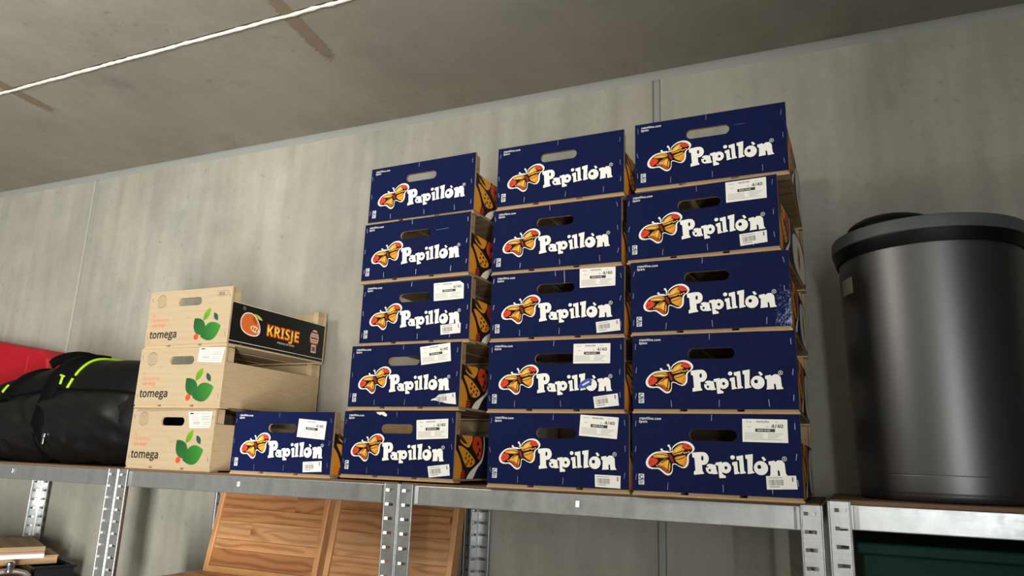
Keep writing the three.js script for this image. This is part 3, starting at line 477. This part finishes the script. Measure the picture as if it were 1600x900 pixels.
// the right tall stack
blueCrate(0.3704, 0.603, 0.0059, -0.0071, 'blue butterfly crate without stickers, topmost of the right tall stack', { more: (t) => { const m = obj('scratch', box(0.02, 0.0008, 0.0002), M({ color: 0x4a5a96, roughness: 0.6 }), t); m.position.set(0.062, BH * 0.77, 0.0002); } });
blueCrate(0.3487, 0.453, 0.0038, -0.0651, 'blue butterfly crate with two white stickers, second from top of the right tall stack', { label: [[.679, .022], [.935, .021], [.934, .317], [.68, .317]], code: [[.755, .792], [.924, .769], [.926, .934], [.76, .956]] });
blueCrate(0.3622, 0.2997, 0.0163, -0.0192, 'blue butterfly crate in the right tall stack, print rubbed pale at its right edge', { scuff: true });
blueCrate(0.3664, 0.1502, 0.0175, 0, 'blue butterfly crate without stickers, second from bottom of the right tall stack');
blueCrate(0.366, -0.0002, 0.020, -0.0004, 'blue butterfly crate with two stickers at the bottom of the right tall stack', { label: [[.676, .06], [.931, .065], [.93, .35], [.674, .345]], code: [[.798, .753], [.963, .736], [.968, .896], [.8, .914]] });

// plain wooden crates at the left
function plainCrate(i, x, y, z, yaw, label, o) {
  const t = thing('fruit_crate', label, 'crate', [x, y, z], 'plain wooden clementine crates'); t.rotation.y = yaw;
  assemble(t, pp, { W: PW, H: PH, D: BD, pd: 0.03, sh: 0.111, mats: { front: plainMats[i], edge: plyA, inner: plyA, side: o.side || plyA, sideL: plyA } });
  if (o.label) sticker(t, 'label_sticker', woodLabelMat, o.label, PW, PH);
  for (const v of [.15, .85]) for (const u of [.03, .97]) { const m = obj('staple', stapleTop, stapleMat, t); m.position.set((u - 0.5) * PW, (1 - v) * PH, 0.0002); m.rotation.z = 0.2; }
}
plainCrate(0, -1.0023, 0.3166, 0.0075, -0.0034, 'pale wooden crate with leaf print and black printed side panel, topmost of three', { side: blackSide });
plainCrate(1, -1.0055, 0.1581, 0.0059, 0.0226, 'pale wooden crate with leaf print, middle of the stack of three', { label: [[.70, .002], [.985, .014], [.962, .28], [.69, .256]] });
plainCrate(2, -1.0255, -0.0003, -0.0084, 0.001, 'pale wooden crate with leaf print, bottom of the stack of three', { label: [[.684, .054], [.961, .05], [.953, .325], [.718, .335]] });

// ---------------------------------------------------------------- grey bin with a black lid
{
  const bx = 0.756, bz = -0.2, t = thing('waste_bin', 'large dark grey round waste bin with black lid on the right shelf', 'bin', [bx, 0, bz]);
  const L = (pts, s = 96) => new THREE.LatheGeometry(pts.map(([r, y]) => new THREE.Vector2(r, y)), s);
  obj('bin_body', L([[0.001, 0.004], [0.13, 0.004], [0.142, 0.0], [0.1485, 0.003], [0.1498, 0.012], [0.1502, 0.016], [0.1512, 0.017], [0.1522, 0.044], [0.1516, 0.045], [0.1517, 0.046], [0.1526, 0.047], [0.157, 0.25], [0.1612, 0.455], [0.1612, 0.463], [0.158, 0.463], [0.15, 0.1], [0.14, 0.012], [0.001, 0.011]]), new THREE.MeshPhysicalMaterial({ color: 0x191a1b, roughness: 0.42, ior: 2.1 }), t);
  const lidM = new THREE.MeshPhysicalMaterial({ color: 0x08090a, roughness: 0.5, specularIntensity: 0.4 }), litRimM = M({ color: 0x4d5152, roughness: 0.5 });
  const lid = obj('lid', L([[0.160, 0.462], [0.1625, 0.453], [0.1650, 0.4525], [0.1700, 0.471], [0.1708, 0.476], [0.1706, 0.484], [0.1708, 0.497], [0.1700, 0.5], [0.166, 0.502], [0.15, 0.505], [0.11, 0.512], [0.05, 0.517], [0.001, 0.518]]), lidM, t);
  obj('lit_rim_band', L([[0.1700, 0.4755], [0.1722, 0.476], [0.1728, 0.4785], [0.1722, 0.4985], [0.1706, 0.5008], [0.168, 0.5015]]), litRimM, lid);  // lid rim coloured lighter than the lid to stand for its reflected light
  const flap = new THREE.SphereGeometry(1, 32, 16); flap.scale(0.085, 0.036, 0.07); flap.translate(-0.058, 0.513, 0.03); obj('lid_flap', flap, lidM, lid);
  const s = new THREE.CylinderGeometry(0.1611, 0.1603, 0.032, 10, 1, true, 283 * Math.PI / 180, 0.30); s.translate(0, 0.401, 0); const lb = obj('foil_label', s, M({ color: 0x85847a, roughness: 0.45, side: THREE.DoubleSide }), t); lb.userData.label = 'small silver label';
}

// ---------------------------------------------------------------- black sports bag
{
  const t = thing('sports_bag', 'black nylon sports bag with neon yellow piping and carry straps', 'bag', [-1.64, -0.0085, -0.168]);
  const cloth = new THREE.MeshPhysicalMaterial({ color: 0x0a0a0b, roughness: 0.6, specularIntensity: 0.35 }), gloss = M({ color: 0x0a0a0b, roughness: 0.36 }), strap = new THREE.MeshPhysicalMaterial({ color: 0x040404, roughness: 0.8, specularIntensity: 0.2 }), lime = M({ color: 0x9cc41a, roughness: 0.5 });
  const HL = 0.445, HZ = 0.142, HT = 0.318;
  const sec = (s, a) => {                            // s along the bag -1..1, a around; returns a point
    const e = Math.pow(Math.max(0, 1 - Math.pow(Math.abs(s), 7)), 1 / 3), n = 2.6, c = Math.cos(a), q = Math.sin(a);
    const top = HT * (1 - 0.27 * Math.max(0, 0.15 - s) - 0.05 * Math.max(0, s - 0.2));
    const cz = Math.sign(c) * Math.pow(Math.abs(c), 2 / n), cy = Math.sign(q) * Math.pow(Math.abs(q), 2 / n);
    let y = top / 2 + cy * top / 2 * (0.55 + 0.45 * e), z = cz * HZ * (0.5 + 0.5 * e) * (1 - 0.12 * Math.max(0, cy)), x = s * HL;
    const low = Math.max(0, Math.min(1, (0.19 - y) / 0.08)), front = Math.max(0, c);
    const w = (0.5 - Math.abs(fbm(x * 6 + y * 5, y * 9 - x * 3, 2.2, 3))) * 0.030 * front * low + 0.010 * fbm(x * 9, y * 9, z * 9, 3);
    z += c * w; y = Math.max(0.001, y + Math.max(0, q) * 0.008 * fbm(x * 8, z * 8, 5, 2)); return new THREE.Vector3(x, y, z);
  };
  const pos = [], idx = [], uvs = [], N = 150, K = 110;
  for (let i = 0; i <= N; i++) for (let k = 0; k <= K; k++) { const s = -1 + 2 * i / N, p = sec(Math.sign(s) * (1 - Math.pow(1 - Math.abs(s), 1.6)) * 0.9999, k / K * Math.PI * 2); pos.push(p.x, p.y, p.z); uvs.push(p.x, k / K); }
  for (let i = 0; i < N; i++) for (let k = 0; k < K; k++) { const a = i * (K + 1) + k, b = a + 1, c = a + K + 1, d = c + 1; idx.push(a, b, c, b, d, c); }
  const cap = (i, flipd) => { const c = pos.length / 3, s = i ? 1 : -1; pos.push(s * HL, HT * 0.42, 0); uvs.push(0, 0); for (let k = 0; k < K; k++) { const a = i * (K + 1) + k; flipd ? idx.push(c, a, a + 1) : idx.push(c, a + 1, a); } };
  cap(0, true); cap(N, false);
  const g = new THREE.BufferGeometry(); g.setAttribute('position', new THREE.Float32BufferAttribute(pos, 3)); g.setAttribute('uv', new THREE.Float32BufferAttribute(uvs, 2)); g.setIndex(idx); g.computeVertexNormals(); obj('body', g, cloth, t);
  const ring = (x, a0, a1, r, lift, n = 40) => { const v = []; for (let i = 0; i <= n; i++) { const a = a0 + (a1 - a0) * i / n, p = sec(x / HL, a); p.z += Math.cos(a) * lift; p.y += Math.sin(a) * lift; v.push(p); } return new THREE.TubeGeometry(new THREE.CatmullRomCurve3(v), n * 2, r, 6); };
  const band = (x, w, a0, a1, lift, n = 48) => { const p = [], ix = [], ss = [-1, -0.8, 0.8, 1]; for (let i = 0; i <= n; i++) { const a = a0 + (a1 - a0) * i / n; ss.forEach((e, k) => { const q = sec((x + e * w / 2) / HL, a), l = k === 0 || k === 3 ? -0.002 : lift; p.push(q.x, q.y + Math.sin(a) * l, q.z + Math.cos(a) * l); }); } for (let i = 0; i < n; i++) for (let k = 0; k < 3; k++) { const a = i * 4 + k; ix.push(a, a + 1, a + 4, a + 1, a + 5, a + 4); } const b = new THREE.BufferGeometry(); b.setAttribute('position', new THREE.Float32BufferAttribute(p, 3)); b.setIndex(ix); b.computeVertexNormals(); return metres(b); };
  { // glossy creased pocket over the lower front
    const p = [], ix = [], A = 70, B = 34, x0 = -0.43, x1 = 0.41;
    for (let i = 0; i <= A; i++) for (let j = 0; j <= B; j++) {
      const x = x0 + (x1 - x0) * i / A, a = -1.25 + 1.5 * j / B, q = sec(x / HL, a), e = Math.min(1, 6 * Math.min(i / A, 1 - i / A), 7 * Math.min(j / B, 1 - j / B));
      const f = 0.5 - Math.abs(fbm(x * 7 + q.y * 9, q.y * 6 - x * 2.5, 8.4, 2)) * 1.9, lift = -0.002 + e * (0.010 + 0.022 * f);
      p.push(q.x, Math.max(0.002, q.y + Math.sin(a) * lift), q.z + Math.cos(a) * lift);
    }
    for (let i = 0; i < A; i++) for (let j = 0; j < B; j++) { const a = i * (B + 1) + j, c = a + B + 1; ix.push(a, c, a + 1, a + 1, c, c + 1); }
    const b = new THREE.BufferGeometry(); b.setAttribute('position', new THREE.Float32BufferAttribute(p, 3)); b.setIndex(ix); b.computeVertexNormals(); obj('front_pocket', metres(b), gloss, t);
    const v = []; for (let i = 0; i <= 40; i++) { const q = sec((x0 + (x1 - x0) * i / 40) / HL, 0.27); q.z += 0.003; v.push(q); } obj('seam', new THREE.TubeGeometry(new THREE.CatmullRomCurve3(v), 80, 0.003, 6), strap, t);
  }
  const P1 = obj('piping', ring(0.145, 0.56, 2.3, 0.0042, 0.003), lime, t); P1.userData.label = 'neon yellow piping';
  obj('piping', ring(0.143, 0.28, 0.48, 0.0042, 0.003, 10), lime, t); obj('piping', ring(-0.165, 0.42, 0.62, 0.0042, 0.006, 12), lime, t);
  obj('carry_strap', band(0.075, 0.05, -0.9, 1.7, 0.016), strap, t); obj('carry_strap', band(-0.13, 0.045, 0.2, 1.9, 0.010), strap, t);
  const hv = []; for (let i = 0; i <= 20; i++) { const k = i / 20; hv.push(new THREE.Vector3(-0.12 + 0.2 * k, HT - 0.012 + 0.028 * Math.pow(Math.sin(Math.PI * k), 0.6), 0.02 - 0.03 * k)); }
  const hs = new THREE.Shape(); hs.moveTo(-0.004, -0.015); hs.lineTo(0.004, -0.015); hs.lineTo(0.004, 0.015); hs.lineTo(-0.004, 0.015); hs.closePath();
  obj('carry_handle', metres(new THREE.ExtrudeGeometry(hs, { steps: 40, extrudePath: new THREE.CatmullRomCurve3(hv), bevelEnabled: false })), strap, t);
  const pt = sec(0.108 / HL, 0.42), pl = obj('zip_pull', metres(merge([rbox(0.008, 0.026, 0.005, 0.002), rbox(0.02, 0.006, 0.006, 0.002, -0.002, 0.013, 0)])), lime, t); pl.position.set(pt.x, pt.y + 0.004, pt.z + 0.008); pl.rotation.z = -0.25;
  const q = sec(0.125 / HL, -0.42), zp = obj('zip_slider', metres(merge([rbox(0.012, 0.012, 0.005, 0.002), rbox(0.007, 0.018, 0.003, 0.001, -0.001, -0.016, 0)])), steelMat, t); zp.position.set(q.x, q.y, q.z + 0.024);
}
{
  const t = thing('cool_bag', 'red fabric bag with sloping top behind the black sports bag', 'bag', [-2.35, -0.0085, -0.345]);
  const red = M({ color: 0xa80d1c, roughness: 0.6 }), s = poly([[-0.30, 0], [0.30, 0], [0.315, 0.30], [0.30, 0.345], [0.265, 0.372], [-0.30, 0.455]]);
  const g = new THREE.ExtrudeGeometry(s, { depth: 0.07, bevelEnabled: true, bevelSize: 0.012, bevelThickness: 0.02, bevelSegments: 4, steps: 1 }); g.translate(0, -0.004, -0.057); obj('body', metres(g), red, t).position.y = 0.012;
  const seam = rbox(0.004, 0.36, 0.004, 0.0015, 0.205, 0.19, 0.034, 2); obj('seam', seam, red, t);
}

// ---------------------------------------------------------------- pine panels and chest on the shelf below
function pinePanel(x0, x1, y0, label, s) {
  const w = x1 - x0, h = 0.435 - (y0 + 0.45), t = thing('wooden_shutter', label, 'shutter', [(x0 + x1) / 2, y0, -0.152 - (y0 + 0.45) * 0.17], 'framed pine shutters'); t.rotation.x = -0.17;
  const ev = (g, r) => { const uv = g.attributes.uv; for (let i = 0; i < uv.count; i++) { const u = uv.getX(i), v = uv.getY(i); r ? uv.setXY(i, v * 2 + s, u * 6) : uv.setXY(i, u * 2 + s, v * 6); } return g; };
  for (const e of [-1, 1]) obj('stile', ev(rbox(0.016, h, 0.034, 0.003, e * (w / 2 - 0.008), h / 2, -0.017), true), pineEdge, t);
  for (const y of [0.009, h - 0.009]) obj('rail', ev(rbox(w - 0.032, 0.018, 0.034, 0.003, 0, y, -0.017)), pineEdge, t);
  let y = 0.018, i = s; const hs = [0.052, 0.044, 0.026, 0.048, 0.034, 0.05, 0.04, 0.06, 0.05, 0.06];
  while (y < h - 0.018 - 0.004) {
    let hh = hs[i % hs.length]; if (y + hh > h - 0.03) hh = h - 0.018 - y; const g = rbox(w - 0.034, hh - 0.0004, 0.02, 0.0008, 0, y + hh / 2, -0.017 + (i % 3) * 0.0004, 1); const uv = g.attributes.uv;
    for (let k = 0; k < uv.count; k++) uv.setXY(k, uv.getX(k) * 1.9 + i * 0.37, (uv.getY(k) - y) * 11 + i * 0.21);
    obj('plank', g, pineMats[(i * 2 + s) % 5], t); y += hh; i++;
  }
}
{
  const ev = (g, k) => { const uv = g.attributes.uv; for (let i = 0; i < uv.count; i++) uv.setXY(i, uv.getX(i) * 2 + k, uv.getY(i) * 6); return g; };
  const t = thing('pine_chest', 'low pine chest under the left framed pine shutter', 'chest', [-0.855, -0.45, -0.195]);
  for (const e of [-1, 1]) { obj('side_board', ev(rbox(0.018, 0.157, 0.28, 0.002, e * 0.186, 0.0785, 0), 0.3), pineMats[0], t); }
  for (const e of [-1, 1]) obj('long_board', ev(rbox(0.354, 0.157, 0.018, 0.002, 0, 0.0785, e * 0.131), 0.7), pineMats[4], t);
  obj('bottom_board', ev(rbox(0.354, 0.01, 0.244, 0.002, 0, 0.005, 0), 0.1), pineMats[1], t);
  obj('lid', ev(rbox(0.405, 0.018, 0.3, 0.003, 0, 0.166, 0), 0.5), pineMats[0], t);
}
pinePanel(-1.035, -0.655, -0.275, 'framed pine shutter with a knotty plank, standing on the pine chest', 1);
pinePanel(-0.637, -0.273, -0.45, 'framed pine shutter with dark grain lines, behind the double post', 4);

// ---------------------------------------------------------------- dark green box at the right
{
  const t = thing('storage_box', 'dark green storage box under the right shelf below the bin', 'box', [0.985, -0.45, -0.19]);
  const m = new THREE.MeshPhysicalMaterial({ color: 0x06281d, roughness: 0.6, specularIntensity: 0.25 });
  for (const z of [-1, 1]) obj('long_wall', rbox(0.77, 0.37, 0.008, 0.003, 0, 0.185, z * 0.15), m, t);
  for (const x of [-1, 1]) obj('short_wall', rbox(0.008, 0.37, 0.292, 0.003, x * 0.381, 0.185, 0), m, t);
  obj('base', box(0.754, 0.006, 0.292, 0, 0.003, 0), m, t); obj('lid', rbox(0.79, 0.02, 0.33, 0.005, 0, 0.372, 0), m, t);
}

// ---------------------------------------------------------------- small things on the left lower shelf
{
  const k = M({ color: 0x0d0d0f, roughness: 0.35 });
  const b = thing('black_crate', 'open black plastic crate under the flat brown box, lower left shelf', 'crate', [-1.825, -0.45, -0.285]); b.rotation.y = -0.35;
  for (const x of [-1, 1]) obj('short_wall', rbox(0.008, 0.118, 0.12, 0.003, x * 0.096, 0.059, 0), k, b);
  for (const z of [-1, 1]) obj('long_wall', rbox(0.184, 0.118, 0.008, 0.003, 0, 0.059, z * 0.056), k, b);
  obj('base', box(0.184, 0.006, 0.104, 0, 0.003, 0), k, b);
  for (const z of [-1, 1]) obj('rim', rbox(0.21, 0.008, 0.012, 0.003, 0, 0.118, z * 0.06), k, b); for (const x of [-1, 1]) obj('rim', rbox(0.012, 0.008, 0.12, 0.003, x * 0.1, 0.118, 0), k, b);
  const br = thing('cardboard_box', 'flat brown cardboard box lying on the black crate', 'box', [-1.895, -0.3278, -0.255]); br.rotation.y = -0.47;
  obj('tray', rbox(0.19, 0.022, 0.17, 0.002, 0, 0.011, 0), kraftMat, br); obj('lid_flap', rbox(0.194, 0.004, 0.174, 0.001, 0, 0.0245, 0), kraftMat, br);
  const board = (name, h, y, m, dx, label) => { const o = obj(name, rbox(0.30 + dx, h, 0.22, 0.002, 0, h / 2, 0), m); o.position.set(-1.914, SH + y, -0.183); o.rotation.y = -0.47; o.userData = { label, category: 'board' }; };
  board('white_panel', 0.0135, -0.3010, M({ color: 0xe6dedc, roughness: 0.5 }), -0.004, 'thin white board in the stack between brown boards');
  board('brown_panel', 0.0065, -0.2873, M({ color: 0x9b7b6a, roughness: 0.7 }), 0.004, 'thin reddish brown board directly on the white board');
  board('wooden_board', 0.0150, -0.2806, plyB, 0, 'light brown wooden board on top of the flat stack, lower left shelf');
  const L = (pts, s = 48) => new THREE.LatheGeometry(pts.map(([r, y]) => new THREE.Vector2(r, y)), s), brass = M({ color: 0xb08c58, metalness: 0.85, roughness: 0.28 });
  const pot = (x, z, r, h, label) => { const t = thing('cooking_pot', label, 'pot', [x, -0.45, z], 'steel pots on the lower left shelf'); obj('body', L([[0.001, 0], [r * 0.94, 0], [r, 0.006], [r, h], [r * 1.04, h + 0.003], [r * 0.97, h + 0.003], [r * 0.96, 0.006], [0.001, 0.004]]), steelMat, t); const l = obj('lid', L([[r * 1.0, h + 0.003], [r * 1.02, h + 0.007], [r * 0.8, h + 0.016], [r * 0.4, h + 0.023], [0.001, h + 0.025]]), steelMat, t); obj('lid_knob', L([[0.001, h + 0.022], [0.006, h + 0.024], [0.007, h + 0.034], [0.014, h + 0.038], [0.012, h + 0.045], [0.001, h + 0.046]], 24), steelMat, l); };
  pot(-1.755, -0.125, 0.060, 0.100, 'shiny steel pot with domed lid, nearest the black crate'); pot(-1.93, -0.072, 0.060, 0.100, 'shiny steel pot with domed lid, at the picture edge');
  const tin = (x, z, label) => { const t = thing('metal_tin', label, 'tin', [x, -0.45, z], 'brass coloured tins on the lower left shelf'); obj('body', L([[0.001, 0], [0.05, 0], [0.052, 0.003], [0.052, 0.128], [0.001, 0.130]]), brass, t); obj('lid', L([[0.053, 0.126], [0.054, 0.13], [0.054, 0.146], [0.05, 0.1485], [0.001, 0.1485]]), brass, t); };
  tin(-2.0, -0.235, 'brass coloured metal tin holding up the flat stack of boards');
}
renderer.render(scene, camera);
